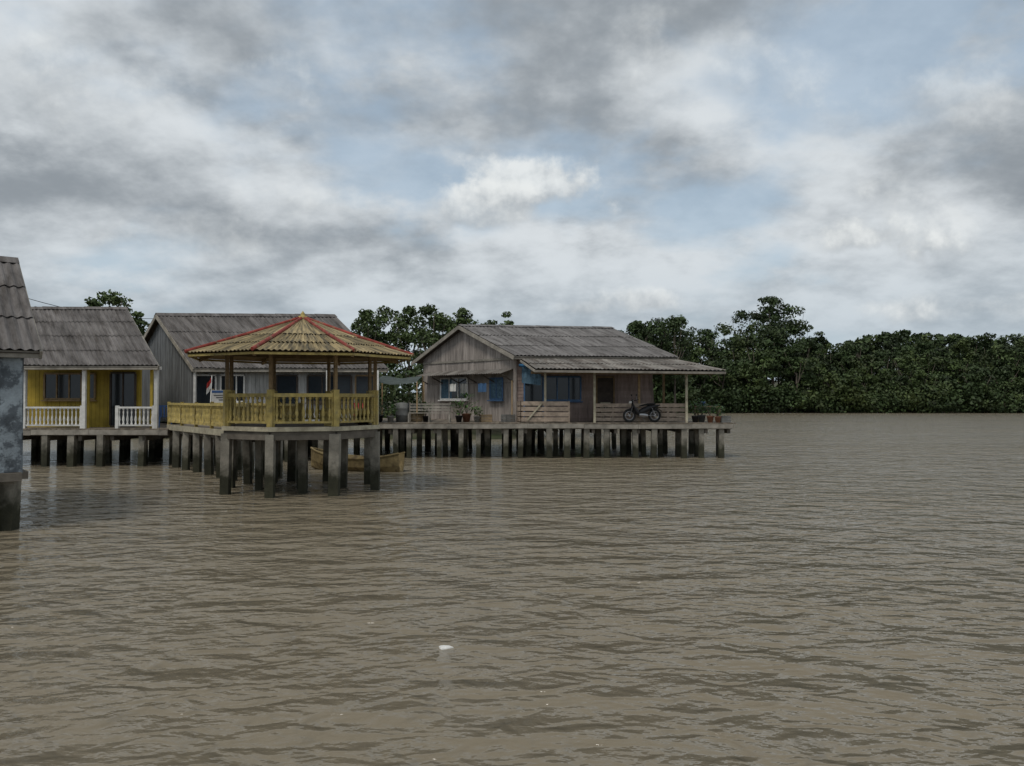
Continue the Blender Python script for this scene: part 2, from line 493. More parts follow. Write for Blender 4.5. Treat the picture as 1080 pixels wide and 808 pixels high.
board_fence(mb, (PX(550, 35.5), 35.5), (.25, 36.9), DZ, .95, 'pinkfence', n=2)
board_fence(mb, (PX(627, 36.3), 36.3), (PX(724, 36.3), 36.3), DZ, .85, 'pinkfence', n=6)
board_fence(mb, (PX(724, 36.3), 36.3), (7.2, 38.2), DZ, .85, 'pinkfence', n=3)
mb.beam((PX(556, 35.45), 35.45, DZ + .1), (PX(572, 35.45), 35.45, DZ + .9), .03, .07, 'cream')
mb.build('porch_fence', e)

# ================================================================= DECKS
deck('wooden_deck', -7.6, 9.75, 35.2, lambda x: min(43.5, 36.9 + (9.75 - x) * 1.2), DZ, [35.35, 36.6, 38.2, 40, 42], 1.0)
deck('wooden_deck', -13.3, -7.62, 33.2, lambda x: 42.0, DZ - .01, [33.35, 34.9, 36.6, 38.5], 1.3)
deck('wooden_deck', -24.5, -13.32, 30.9, lambda x: 40.0, 1.47, [31.05, 32.5, 34.2, 36], 1.25)

# ================================================================= YELLOW HOUSE
e, v, u, FL, FR, BL, BR, RH = gable_house('yellow_wooden_house', (-19.15, 30.75), math.radians(1), 5.45, (-.625, .78), 5.1, 3.92, 6.6, 2.2, .4, .3, .1, 1.47,
                                         'yellowwall', 'wallgrey', 'yellowwall', 'roof2')
mb = MB()
def onwall(FLx, v, px):
    k = (px - 540) / FPX
    t = (k * FLx.y - FLx.x) / (v.x - k * v.y)
    return FLx + v * t
cw = onwall(FL, v, 68); window(mb, cw + V(0, -.04, 0), v, 2.62, 3.65, 1.5, 'brownpost', mull=2)
cw = onwall(FL, v, 95); window(mb, cw + V(0, -.04, 0), v, 2.62, 3.65, .5, 'brownpost', mull=0)
cw = onwall(FL, v, 131); window(mb, cw + V(0, -.04, 0), v, 1.52, 3.68, 1.0, 'darkwood', mull=1, sill=False)
mb.build('windows_and_doors', e)
mb = MB()
yy = 31.1
for px, m_ in ((26, 'white'), (89, 'white'), (165, 'white')):
    mb.box((PX(px, yy), yy, (1.47 + 3.86) / 2), (.13, .13, 3.86 - 1.47), m_)
for px in (93, 160):
    mb.box((PX(px, yy + .1), yy + .1, (1.47 + 3.86) / 2), (.1, .08, 3.86 - 1.47), 'yellowwall')
mb.beam((PX(22, yy), yy, 3.82), (PX(170, yy), yy, 3.82), .1, .12, 'white')
mb.build('porch_posts', e)
mb = MB()
railing(mb, (PX(24, yy), yy), (PX(87, yy), yy), 1.47, .85, 'white', .15, .04)
railing(mb, (PX(124, yy), yy), (PX(163, yy), yy), 1.47, .85, 'white', .15, .04)
mb.build('porch_railing', e)

# ================================================================= GREY HOUSE (behind gazebo)
e, v, u, FL, FR, BL, BR, RH = gable_house('grey_wooden_house', (-13.7, 34.2), math.radians(4), 8.3, (-.685, .729), 4.5, 3.95, 6.62, .7, .4, .35, .3, DZ,
                                         'wallwhite', 'wallgrey', 'wallgrey', 'roof2')
mb = MB()
for px, w_, z0_, m_ in ((218, .85, 1.6, 'white'), (246, 1.0, 2.5, 'white'), (303, .9, 1.6, 'darkwood'), (348, 1.9, 2.5, 'darkwood'), (385, .8, 1.6, 'brownpost')):
    cw = onwall(FL, v, px); window(mb, cw + V(0, -.04, 0), v, z0_, 3.65, w_, m_, mull=0 if w_ < 1 else 2, sill=z0_ > 2)
mb.build('windows_and_doors', e)
mb = MB()
for px in (205, 285, 345, 398):
    x = PX(px, 34.3); mb.box((x, 34.35, (DZ + 3.85) / 2), (.1, .1, 3.85 - DZ), 'white')
mb.build('porch_posts', e)

e = empty('wall_banner', (PX(231, 34.0), 34.0, 2.6))
mb = MB()
x = PX(233, 34.0)
mb.box((x, 34.0, 2.7), (.8, .03, .6), 'white'); mb.box((x, 33.975, 2.93), (.76, .012, .1), 'blue')
for k in range(3):
    mb.box((x - .05 + .06 * k, 33.975, 2.78 - .1 * k), (.5 - .1 * k, .012, .03), 'blackpl')
for sx in (-.35, .35):
    mb.box((x + sx, 34.04, 2.3), (.05, .05, 1.5), 'brownpost')
mb.build('banner_panel', e)

e = empty('flag_on_pole', (PX(213, 32.6), 32.6, DZ))
mb = MB()
fx = PX(214, 32.6)
mb.tube((fx, 33.3, DZ - .05), (fx + .1, 33.3, 3.6), .018, .015, 'white', 8)
mb.build('pole', e)
mb = MB()
nseg = 8
for band_, mt_, za, zb in ((0, 'red', 3.3, 3.52), (1, 'white', 3.08, 3.3)):
    for i in range(nseg):
        a0, a1 = i / nseg, (i + 1) / nseg
        def fp(a, z):
            return V(fx + .08 - a * .2, 33.3 + .05 * math.sin(a * 9 + z * 3), z - a * .3)
        mb.face([fp(a0, za), fp(a1, za), fp(a1, zb), fp(a0, zb)], mt_, .5, smooth=True)
mb.build('cloth', e)

# ================================================================= BLUE-GREY HOUSE at far left
E = V(-9.53, 16.1, 0); vv = V(.78, .626, 0); uu = V(-.626, .78, 0)
e, v, u, FL, FR, BL, BR, RH = gable_house('blue_grey_stilt_house', E - vv * 7, math.atan2(.626, .78), 7.0, (-.626, .78), 3.6, 3.62, 5.95, .25, .3, .3, .3, 1.13,
                                         'bluewall', 'bluewall', 'bluewall', 'roof2')
mb = MB()
mb.beam(FL + V(0, 0, 1.08) - uu * .06, FR + V(0, 0, 1.08) - uu * .06, .35, .16, 'conc_dark')
mb.beam(FR + V(0, 0, 1.08) + uu * .1, BR + V(0, 0, 1.08), .3, .15, 'conc_dark')
mb.box((FL + FR) / 2 - uu * .075 + V(0, 0, (1.17 + 3.55) / 2), (6.4, .06, 3.55 - 1.17), 'bluewall', math.atan2(.626, .78))
mb.build('plinth', e)
mb = MB()
pts = []
for i in range(5):
    for j in range(3):
        p = FR - vv * (.15 + i * 1.3) + uu * (.1 + j * 2.6)
        pts.append((p.x, p.y))
for k in (.45, .8):
    p = FR - vv * k + uu * .16
    pts.append((p.x, p.y))
piles(mb, pts, 1.02, .3)
mb.build('piles', e)

# ================================================================= GAZEBO
GC = V(PX(319, 23.4), 23.4, 0)
GZ = 1.88
e = empty('octagonal_gazebo', (GC.x, GC.y, 0))
rot0 = math.radians(-7)
def gp(k, R, z=0):
    a = rot0 + k * math.pi / 4
    return V(GC.x + R * math.cos(a), GC.y + R * math.sin(a), z)
RP = 2.2
mb = MB()
RE, ZE, ZA = 3.3, 3.86, 5.0
for k in range(8):
    A_, B_ = gp(k, RE, ZE), gp(k + 1, RE, ZE)
    mA, mB_ = gp(k, RE * .5, ZE + (ZA - ZE) * .48), gp(k + 1, RE * .5, ZE + (ZA - ZE) * .48)
    corrugated(mb, A_, B_, mB_, mA, 'gazroof', .14, .02, 1.0, .008)
    corrugated(mb, mA, mB_, gp(k + 1, .06, ZA), gp(k, .06, ZA), 'gazroof', .14, .012, 1.7, .004)
mb.build('roof_panels', e)
mb = MB()
for k in range(8):
    pts_ = [gp(k, RE + .03, ZE + .04), gp(k, RE * .5, ZE + (ZA - ZE) * .48 + .05), V(GC.x, GC.y, ZA + .04)]
    mb.tube(pts_[0], pts_[1], .05, .05, 'redcap', 8); mb.tube(pts_[1], pts_[2], .05, .045, 'redcap', 8)
mb.lathe((GC.x, GC.y, ZA - .02), [(0, .14), (.08, .13), (.1, .06), (.15, .07), (.2, .03), (.24, .0)], 'yellow', 12)
mb.build('ridge_caps', e)
mb = MB()
for k in range(8):
    mb.beam(gp(k, RE - .06, ZE - .06), gp(k + 1, RE - .06, ZE - .06), .03, .06, 'yellow')
    mb.beam(gp(k, RE - .08, ZE - .08), V(GC.x, GC.y, ZA - .12), .07, .1, 'brownpost')
    mb.beam(gp(k, RP, ZE + .12), gp(k + 1, RP, ZE + .12), .1, .14, 'brownpost')
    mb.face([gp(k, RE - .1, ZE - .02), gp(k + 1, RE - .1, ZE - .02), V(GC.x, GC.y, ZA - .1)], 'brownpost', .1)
    mb.box(gp(k, RP, (GZ + ZE + .06) / 2), (.085, .085, ZE + .06 - GZ), 'brownpost', rot0 + k * math.pi / 4)
    mb.box(gp(k, RP, GZ + .5), (.16, .16, 1.0), 'yellow', rot0 + k * math.pi / 4)
mb.build('frame', e)
mb = MB()
for k in range(8):
    if k == 3:
        continue
    railing(mb, gp(k, RP).lerp(gp(k + 1, RP), .04), gp(k, RP).lerp(gp(k + 1, RP), .96), GZ, .9, 'yellow', .16, .042, post=.08, toph=.1)
mb.build('railing', e)
mb = MB()
top = [gp(k, RP + .14, GZ) for k in range(8)]; bot = [gp(k, RP + .14, GZ - .12) for k in range(8)]
mb.face(top, 'plank'); mb.face(bot[::-1], 'conc_dark')
for k in range(8):
    mb.face([bot[k], bot[(k + 1) % 8], top[(k + 1) % 8], top[k]], 'cream')
    mb.beam(gp(k, RP, GZ - .24), gp(k + 1, RP, GZ - .24), .16, .22, 'conc_dark')
for k in range(4):
    mb.beam(gp(k, RP, GZ - .27), gp(k + 4, RP, GZ - .275 - .01 * k), .14, .2, 'conc_dark')
mb.build('floor', e)
mb = MB()
piles(mb, [tuple(gp(k, RP)[:2]) for k in range(8)] + [(GC.x, GC.y)], GZ - .2, .25)
piles(mb, [tuple(gp(k + .5, RP * .55)[:2]) for k in (0, 2, 4, 6)], GZ - .3, .2)
mb.build('piles', e)
mb = MB()
for k in (0, 1, 7):
    a, b = gp(k, RP - .35, GZ + .42), gp(k + 1, RP - .35, GZ + .42)
    mb.beam(a, b, .35, .05, 'yellow')
    for p in (a, b):
        mb.box(p - V(0, 0, .22), (.3, .06, .4), 'yellow')
mb.build('bench', e)

# ================================================================= WALKWAY
e = empty('wooden_walkway', (-8, 24, 1.6))
P0 = V(-8.05, 24.3, 0); P1 = V(-13.45, 31.2, 0)
d = (P1 - P0).normalized(); r = V(d.y, -d.x, 0)
LW = (P1 - P0).length; WW = 1.7; WZ = 1.62
mb = MB()
s = 0
ang = math.atan2(r.y, r.x)
while s < LW:
    c = P0 + d * (s + .09) + r * (WW / 2)
    mb.box((c.x, c.y, WZ - .025), (WW, .175, .05), 'plank', ang)
    s += .19
mb.build('deck_boards', e)
mb = MB()
for off in (-.03, WW + .03):
    mb.beam(P0 + r * off + V(0, 0, WZ - .1), P1 + r * off + V(0, 0, WZ - .1), .06, .2, 'cream')
for off in (.2, WW - .2):
    mb.beam(P0 + r * off + V(0, 0, WZ - .2), P1 + r * off + V(0, 0, WZ - .2), .14, .24, 'conc_dark')
mb.build('beams', e)
mb = MB()
pts = []
n = 7
for i in range(n):
    for off in (.1, WW - .1):
        p = P0 + d * (LW * (i + .3) / n) + r * off
        pts.append((p.x, p.y))
piles(mb, pts, WZ - .2, .24)
mb.build('piles', e)
mb = MB()
for off in (.02, WW - .02):
    nseg = 5
    for i in range(nseg):
        railing(mb, P0.lerp(P1, i / nseg) + r * off, P0.lerp(P1, (i + 1) / nseg) + r * off, WZ, .85, 'yellow', .14, .042, post=.1, toph=.08)
mb.build('railing', e)

# ================================================================= BOAT
def boat(name, loc, yaw, L, W, H):
    e = empty(name, (loc[0], loc[1], 0))
    mb = MB()
    R = Matrix.Rotation(yaw, 3, 'Z')
    N = 16
    rings = []
    for i in range(N + 1):
        t = i / N; x = (t - .5) * L
        wv = W / 2 * (math.sin(math.pi * min(1, (t * .92 + .08))) ** .55 if t < .98 else .05)
        sheer = H * (1 + 1.0 * abs(t - .45) ** 2 * 2.2)
        keel = -.12 + .5 * max(0, t - .8) ** 1.3 * 3
        ring = []
        for yy_, zz_ in ((-1, 1), (-.85, .45), (-.5, .1), (0, 0), (.5, .1), (.85, .45), (1, 1)):
            ring.append(V(x, yy_ * wv, keel + (sheer - keel) * zz_))
        for yy_, zz_ in ((.93, .97), (.75, .5), (.4, .2), (0, .12), (-.4, .2), (-.75, .5), (-.93, .97)):
            ring.append(V(x, yy_ * wv, keel + (sheer - keel) * zz_))
        rings.append([R @ p + Vector(loc) for p in ring])
    m_ = len(rings[0])
    for i in range(N):
        for k in range(m_):
            mb.face([rings[i][k], rings[i + 1][k], rings[i + 1][(k + 1) % m_], rings[i][(k + 1) % m_]], 'boat', .5 if k < 6 else .2, smooth=False)
    mb.face(rings[0], 'boat', .5); mb.face(rings[-1], 'boat', .5)
    for t in (.25, .5, .72):
        i = int(t * N)
        mb.beam(rings[i][0].lerp(rings[i][6], .04) - V(0, 0, .07), rings[i][6].lerp(rings[i][0], .04) - V(0, 0, .07), .2, .03, 'boat')
    for i in range(N):
        for k in (0, 6):
            mb.beam(rings[i][k], rings[i + 1][k], .05, .045, 'boat', .9)
    mb.build('hull', e)
boat('wooden_boat', (-5.75, 29.3, 0.0), math.radians(160), 3.8, 1.0, .48)

# ================================================================= PROPS
def potted_plant(x, y, z, s=1.0, h=.7):
    e = empty('potted_plant', (x, y, z))
    mb = MB()
    mb.lathe((x, y, z), [(0, 0), (0, .11 * s), (.26 * s, .16 * s), (.27 * s, .18 * s), (.3 * s, .18 * s), (.3 * s, .14 * s), (.27 * s, .0)], random.choice(['terracotta', 'grey', 'blackpl']), 12)
    for i in range(110):
        a = random.uniform(0, 6.28); rr = random.uniform(.05, .38) * s; zz = z + .3 * s + random.uniform(0.05, h)
        c = V(x + rr * math.cos(a), y + rr * math.sin(a), zz)
        dv = V(math.cos(a) * .8, math.sin(a) * .8, random.uniform(-.3, .9)).normalized(); sd = V(-math.sin(a), math.cos(a), 0)
        l = random.uniform(.1, .2) * s
        mb.face([c - sd * .012, c + dv * l * .5 - sd * .04, c + dv * l, c + dv * l * .5 + sd * .04], 'plant')
    for i in range(8):
        a = random.uniform(0, 6.28)
        mb.tube((x, y, z + .25 * s), (x + .2 * s * math.cos(a), y + .2 * s * math.sin(a), z + .3 * s + h * .8), .012, .006, 'bark', 5)
    mb.build('pot_and_leaves', e)
for px, yv, s_, h_ in ((484, 36.2, 1, .6), (492, 36.6, 1.3, .9), (503, 36.0, .9, .4), (733, 35.9, 1, .6), (740, 36.3, 1.1, .7), (749, 35.7, 1, .5), (757, 35.6, .9, .5), (449, 36.8, .9, .6), (412, 35.7, 1, .6), (400, 35.9, 1.1, .8)):
    potted_plant(PX(px, yv), yv, DZ, s_, h_)

e = empty('wooden_bench', (PX(452, 36), 36, DZ))
mb = MB()
x0, x1 = PX(431, 36), PX(474, 36)
for k in range(4):
    mb.beam((x0, 36 + k * .11, DZ + .42), (x1, 36 + k * .11, DZ + .42), .09, .03, 'fascia')
for k in range(3):
    mb.beam((x0, 36.48, DZ + .55 + k * .13), (x1, 36.48, DZ + .55 + k * .13), .03, .08, 'fascia')
for t in (0, .5, 1):
    x = x0 + (x1 - x0) * t
    mb.box((x, 36.0, DZ + .2), (.06, .06, .4), 'fascia'); mb.box((x, 36.52, DZ + .45), (.06, .05, .9), 'fascia')
mb.build('bench_frame', e)

e = empty('tarp_canopy', (PX(420, 37), 37, DZ))
mb = MB()
xa, xb = PX(398, 37), PX(442, 37)
N = 8
def tp(i, j):
    a, b = i / N, j / N
    return V(xa + (xb - xa) * a, 36.2 + 2.2 * b, 3.4 + .35 * b - .13 * math.sin(a * math.pi) + .02 * math.sin(a * 13 + b * 5))
for i in range(N):
    for j in range(N):
        mb.face([tp(i, j), tp(i + 1, j), tp(i + 1, j + 1), tp(i, j + 1)], 'tarp', .5, smooth=True)
mb.build('tarp', e)
mb = MB()
for i, j in ((0, 0), (N, 0), (0, N), (N, N)):
    p = tp(i, j); mb.tube((p.x, p.y, DZ), p, .035, .03, 'brownpost', 7)
mb.build('poles', e)
e = empty('blue_tarpaulin', (.6, 36.2, 3.9))
mb = MB()
for i in range(12):
    a0, a1 = i / 12, (i + 1) / 12
    def q(a, z): return V(.45 + a * .85, 36.4 - a * .6 + .05 * math.sin(a * 25), z - .12 * a)
    mb.face([q(a0, 3.35), q(a1, 3.35), q(a1, 4.15), q(a0, 4.15)], 'bluecurtain' , .5, smooth=True)
mb.tube((.35, 36.3, 4.15), (1.75, 35.3, 3.98), .07, .07, 'bluetarp', 8)
mb.build('cloth', e)

def chair(x, y, z, mat, yaw=0):
    e = empty('plastic_chair', (x, y, z))
    mb = MB(); R = Matrix.Rotation(yaw, 3, 'Z'); o = V(x, y, z)
    def P_(a, b, c): return o + R @ V(a, b, c)
    mb.hexa([P_(-.22, -.22, .42), P_(.22, -.22, .42), P_(.2, .2, .40), P_(-.2, .2, .40), P_(-.22, -.22, .45), P_(.22, -.22, .45), P_(.2, .2, .43), P_(-.2, .2, .43)], mat)
    for sx in (-1, 1):
        mb.beam(P_(sx * .24, -.24, 0), P_(sx * .2, -.2, .43), .04, .04, mat)
        mb.beam(P_(sx * .24, .26, 0), P_(sx * .2, .2, .43), .04, .04, mat)
        mb.beam(P_(sx * .2, .2, .43), P_(sx * .21, .3, .88), .05, .03, mat)
        mb.beam(P_(sx * .24, -.2, .63), P_(sx * .23, .24, .65), .05, .03, mat)
        mb.beam(P_(sx * .24, -.2, .43), P_(sx * .24, -.2, .63), .03, .03, mat)
    for k in (-.12, 0, .12):
        mb.beam(P_(k, .2, .45), P_(k, .3, .86), .06, .02, mat)
    mb.beam(P_(-.21, .3, .86), P_(.21, .3, .86), .03, .06, mat)
    mb.build('seat_and_legs', e)
chair(PX(378, 33.8), 33.9, DZ, 'red', .3)
chair(PX(390, 34.0), 34.1, DZ, 'red', -.3)
chair(PX(174, 32.2), 32.2, 1.47, 'blue', .5)
chair(PX(640, 37), 37.0, DZ, 'cream', .1)
e = empty('water_drum', (PX(424, 36), 36, DZ))
mb = MB(); x = PX(424, 36.6)
mb.lathe((x, 36.6, DZ), [(0, 0), (0, .27), (.3, .29), (.32, .3), (.34, .29), (.6, .29), (.62, .3), (.64, .29), (.85, .27), (.88, .2), (.9, 0)], 'grey', 16)
mb.build('drum_body', e)
def crate(x, y, z, w, dpt, h, mat, yaw):
    e = empty('storage_crate', (x, y, z)); mb = MB()
    R = Matrix.Rotation(yaw, 3, 'Z'); o = V(x, y, z)
    for sx in (-1, 1):
        for sy in (-1, 1):
            c = o + R @ V(sx * (w / 2 - .03), sy * (dpt / 2 - .03), h / 2); mb.box(c, (.05, .05, h), mat, yaw)
    for k in range(3):
        zz = h * (k + .5) / 3
        for sy in (-1, 1):
            mb.box(o + R @ V(0, sy * (dpt / 2 + .008), zz), (w, .015, h / 3 - .025), mat, yaw)
        for sx in (-1, 1):
            mb.box(o + R @ V(sx * (w / 2 + .008), 0, zz), (.015, dpt - .01, h / 3 - .025), mat, yaw)
    mb.box(o + V(0, 0, .03), (w - .08, dpt - .08, .02), mat, yaw)
    mb.build('crate_slats', e)
crate(PX(436, 37.3), 37.3, DZ, .8, .5, .45, 'card', .1)
crate(PX(437, 37.3), 37.3, DZ + .46, .7, .45, .4, 'grey', -.1)
crate(PX(512, 36.3), 36.3, DZ, .5, .4, .35, 'card', .3)
crate(PX(765, 35.6), 35.7, DZ, .4, .35, .3, 'grey', .1)
crate(PX(536, 36.4), 36.4, DZ, .5, .4, .35, 'grey', .6)

e = empty('wooden_table', (PX(748, 37), 37, DZ))
mb = MB(); x = PX(746, 36.9)
mb.box((x, 36.9, DZ + .7), (1.1, .6, .05), 'brownpost')
for sx in (-.5, .5):
    for sy in (-.25, .25):
        mb.box((x + sx, 36.9 + sy, DZ + .34), (.06, .06, .68), 'brownpost')
mb.lathe((x - .2, 36.9, DZ + .73), [(0, 0), (0, .09), (.2, .11), (.22, 0)], 'blue', 10)
mb.build('table_top_and_legs', e)

e = empty('clothes_line', (-2.5, 37.5, 3.2))
mb = MB()
la, lb = V(PX(447, 37.2), 37.2, 3.3), V(PX(540, 36.3), 36.3, 3.35)
mb.tube(la, lb, .008, .008, 'blackpl', 5)
mb.tube((la.x, la.y, DZ), la + V(0, 0, .1), .03, .03, 'brownpost', 6); mb.tube((lb.x, lb.y, DZ), lb + V(0, 0, .1), .03, .03, 'brownpost', 6)
for t, m_, w_, h_ in ((.3, 'white', .3, .35), (.42, 'grey', .3, .45), (.62, 'blueframe', .4, .4)):
    p = la.lerp(lb, t); dd = (lb - la).normalized()
    for i in range(6):
        a0 = p + dd * (w_ * i / 6) + V(0, .03 * math.sin(i * 1.9), 0); a1 = p + dd * (w_ * (i + 1) / 6) + V(0, .03 * math.sin((i + 1) * 1.9), 0)
        mb.face([a0 - V(0, 0, h_), a1 - V(0, 0, h_), a1, a0], m_, .5, smooth=True)
mb.build('line_and_laundry', e)

def motorcycle(x, y, z, yaw):
    e = empty('motorcycle', (x, y, z))
    R = Matrix.Rotation(yaw, 3, 'Z'); o = V(x, y, z)
    def P_(a, b, c): return o + R @ V(a, b, c)
    mb = MB()
    for wx in (-.6, .6):
        for rr, tr, mt_ in ((.26, .05, 'rubber'), (.19, .018, 'metal')):
            n1, n2 = 24, 8
            for i in range(n1):
                for j in range(n2):
                    def tpnt(i, j):
                        a = 2 * math.pi * i / n1; b = 2 * math.pi * j / n2
                        rad = rr + tr * math.cos(b)
                        return P_(wx + rad * math.cos(a), tr * math.sin(b), .31 + rad * math.sin(a))
                    mb.face([tpnt(i, j), tpnt(i + 1, j), tpnt(i + 1, j + 1), tpnt(i, j + 1)], mt_, .5, smooth=True)
        for i in range(6):
            a = math.pi * i / 3
            mb.tube(P_(wx, 0, .31), P_(wx + .19 * math.cos(a), 0, .31 + .19 * math.sin(a)), .012, .01, 'metal', 5)
        mb.tube(P_(wx, -.07, .31), P_(wx, .07, .31), .05, .05, 'metal', 10)
    mb.build('wheels', e)
    mb = MB()
    def loft(secs, mat):
        rings = []
        for cx, cz, hw, hh, tilt in secs:
            ring = []
            for k in range(10):
                a = 2 * math.pi * k / 10
                ring.append(P_(cx + math.sin(a) * hh * tilt, math.cos(a) * hw, cz + math.sin(a) * hh))
            rings.append(ring)
        for i in range(len(rings) - 1):
            for k in range(10):
                mb.face([rings[i][k], rings[i + 1][k], rings[i + 1][(k + 1) % 10], rings[i][(k + 1) % 10]], mat, .5, smooth=True)
        mb.face(rings[0], mat, .5); mb.face(rings[-1], mat, .5)
    loft([(-.85, .78, .04, .03, 0), (-.6, .72, .1, .09, 0), (-.3, .64, .13, .14, 0), (-.05, .52, .12, .16, 0), (.12, .45, .1, .12, 0)], 'blackpl')
    loft([(-.62, .84, .09, .03, 0), (-.3, .82, .13, .045, 0), (.0, .76, .12, .04, 0), (.14, .73, .05, .02, 0)], 'rubber')
    loft([(.1, .4, .08, .08, 0), (.28, .5, .15, .16, 0), (.42, .7, .17, .2, .2), (.46, .9, .12, .1, .2), (.5, .98, .05, .04, 0)], 'blackpl')
    loft([(-.25, .3, .1, .1, 0), (-.05, .32, .12, .13, 0), (.15, .34, .1, .1, 0)], 'metal')
    loft([(.35, .6, .05, .02, 0), (.55, .63, .07, .025, 0), (.75, .55, .06, .02, 0), (.86, .42, .04, .015, 0)], 'blackpl')
    loft([(-.95, .5, .04, .02, 0), (-.75, .62, .06, .025, 0), (-.5, .62, .06, .02, 0)], 'blackpl')
    loft([(.5, .9, .06, .06, 0), (.58, .89, .08, .07, 0), (.61, .89, .06, .05, 0)], 'white')
    mb.build('body', e)
    mb = MB()
    for s_ in (-.07, .07):
        mb.tube(P_(.6, s_, .31), P_(.42, s_, .85), .022, .022, 'metal', 8)
        mb.tube(P_(-.6, s_ * 1.5, .31), P_(-.42, s_ * 1.5, .68), .025, .02, 'metal', 8)
        mb.tube(P_(-.6, s_, .31), P_(-.1, s_, .3), .02, .02, 'metal', 6)
    mb.tube(P_(.42, -.1, .98), P_(.3, -.36, 1.03), .015, .018, 'rubber', 8)
    mb.tube(P_(.42, .1, .98), P_(.3, .36, 1.03), .015, .018, 'rubber', 8)
    mb.tube(P_(.42, -.1, .98), P_(.42, .1, .98), .016, .016, 'metal', 8)
    for s_ in (-1, 1):
        mb.tube(P_(.34, s_ * .25, 1.0), P_(.38, s_ * .3, 1.2), .007, .007, 'metal', 5)
        mb.box(P_(.38, s_ * .31, 1.22), (.02, .12, .07), 'blackpl', yaw)
    mb.tube(P_(-.1, -.13, .26), P_(-.8, -.16, .36), .03, .045, 'metal', 8)
    mb.tube(P_(0, .05, .28), P_(-.05, .25, .0), .012, .012, 'metal', 6)
    mb.build('fork_and_handlebar', e)
motorcycle(PX(677, 35.85), 35.85, DZ, math.radians(192))

e = empty('floating_plastic_bag', (PX(470, 8.5), 8.5, 0))
mb = MB()
cx, cy = PX(470, 8.5), 8.5
N = 10
for i in range(N):
    for j in range(5):
        def q(i, j):
            a = 2 * math.pi * i / N; b = j / 5 * math.pi / 2
            rr = math.cos(b) * (1 + .25 * math.sin(3 * a + 1))
            return V(cx + .075 * rr * math.cos(a), cy + .05 * rr * math.sin(a), .0 + .028 * math.sin(b) * (1 + .3 * math.sin(5 * a)))
        mb.face([q(i, j), q(i + 1, j), q(i + 1, j + 1), q(i, j + 1)], 'white', .6, smooth=True)
mb.build('bag', e)

e = empty('overhead_cable', (-25, 40, 7))
mb = MB()
pa, pb = V(PX(10, 45), 45, PZ(309, 45)), V(PX(165, 60), 60, PZ(336, 60))
pp = None
for i in range(17):
    t = i / 16; p = pa.lerp(pb, t) - V(0, 0, .8 * 4 * t * (1 - t) * .5)
    if pp: mb.tube(pp, p, .02, .02, 'blackpl', 5, False)
    pp = p
mb.tube((pa.x, pa.y, 0), pa + V(0, 0, .3), .12, .09, 'conc', 8); mb.tube((pb.x, pb.y, 0), pb + V(0, 0, .3), .12, .09, 'conc', 8)
mb.build('cable_and_poles', e)

# ================================================================= FOLIAGE
def leaves_mesh(name, clumps, per, size, mat, parent=None):
    C = np.array(clumps)
    n = len(C)
    idx = np.repeat(np.arange(n), per)
    K = len(idx)
    d = rng.normal(size=(K, 3)); d /= np.linalg.norm(d, axis=1)[:, None]
    rad = rng.uniform(.2, 1.2, K) ** .5
    c = C[idx, :3] + d * rad[:, None] * C[idx, 3:6]
    keep = c[:, 2] > .05
    c = c[keep]; idx = idx[keep]; d = d[keep]; K = len(c)
    nrm = d * .7 + rng.normal(size=(K, 3)) * .75 + np.array([0, 0, .35]); nrm /= np.linalg.norm(nrm, axis=1)[:, None]
    t = np.cross(nrm, rng.normal(size=(K, 3))); t /= np.linalg.norm(t, axis=1)[:, None]
    b = np.cross(nrm, t)
    s = size * rng.uniform(.55, 1.35, K)[:, None]
    vs = np.stack([c - t * s * .6, c - b * s * .35 + nrm * s * .08, c + t * s * .6, c + b * s * .35], 1).reshape(-1, 3)
    off = np.array(parent.location) if parent else np.zeros(3)
    vs = vs - off
    me = bpy.data.meshes.new(name)
    me.vertices.add(K * 4); me.vertices.foreach_set('co', vs.astype(np.float32).ravel())
    me.loops.add(K * 4); me.loops.foreach_set('vertex_index', np.arange(K * 4, dtype=np.int32))
    me.polygons.add(K); me.polygons.foreach_set('loop_start', np.arange(0, K * 4, 4, dtype=np.int32))
    me.polygons.foreach_set('loop_total', np.full(K, 4, dtype=np.int32))
    me.update(calc_edges=True)
    me.materials.append(M[mat])
    ct = rng.uniform(0, 1, n)
    tint = np.clip(ct[idx] * .6 + rng.uniform(0, .4, K), 0, 1)
    a = me.attributes.new('tint', 'FLOAT', 'FACE'); a.data.foreach_set('value', tint.astype(np.float32))
    o = bpy.data.objects.new(name, me); scene.collection.objects.link(o)
    if parent: o.parent = parent
    return o

def crown(x, y, h, cr, low=.12, ncl=20, squash=.8, z0=0):
    out = []
    for i in range(ncl):
        a = random.uniform(0, 6.283); t = random.uniform(0, 1)
        zz = low + (1 - low) * t
        prof = math.sin(math.pi * min(1, (t * .78 + .2))) ** .6
        rr = cr * prof * math.sqrt(random.uniform(.02, 1)) * .85
        cs = cr * random.uniform(.2, .38)
        out.append((x + rr * math.cos(a), y + rr * math.sin(a), z0 + h * zz - cs * squash * .9 * (1 if t > .6 else 0), cs * 1.15, cs * 1.15, cs * squash * .8))
    return out

def trunks(mb, x, y, h, cr, n=6, z0=0, r=.18):
    top = V(x + random.uniform(-.4, .4), y, z0 + h * .55)
    mb.tube((x, y, z0 - .5), top, r, r * .6, 'bark', 7)
    for i in range(n):
        a = random.uniform(0, 6.28); s0 = V(x, y, z0).lerp(top, random.uniform(.5, 1))
        e1 = V(x + cr * .6 * math.cos(a), y + cr * .6 * math.sin(a), z0 + h * random.uniform(.65, .92))
        mid = s0.lerp(e1, .5) + V(0, 0, -h * .04)
        mb.tube(s0, mid, r * .45, r * .3, 'bark', 6); mb.tube(mid, e1, r * .3, r * .1, 'bark', 6)

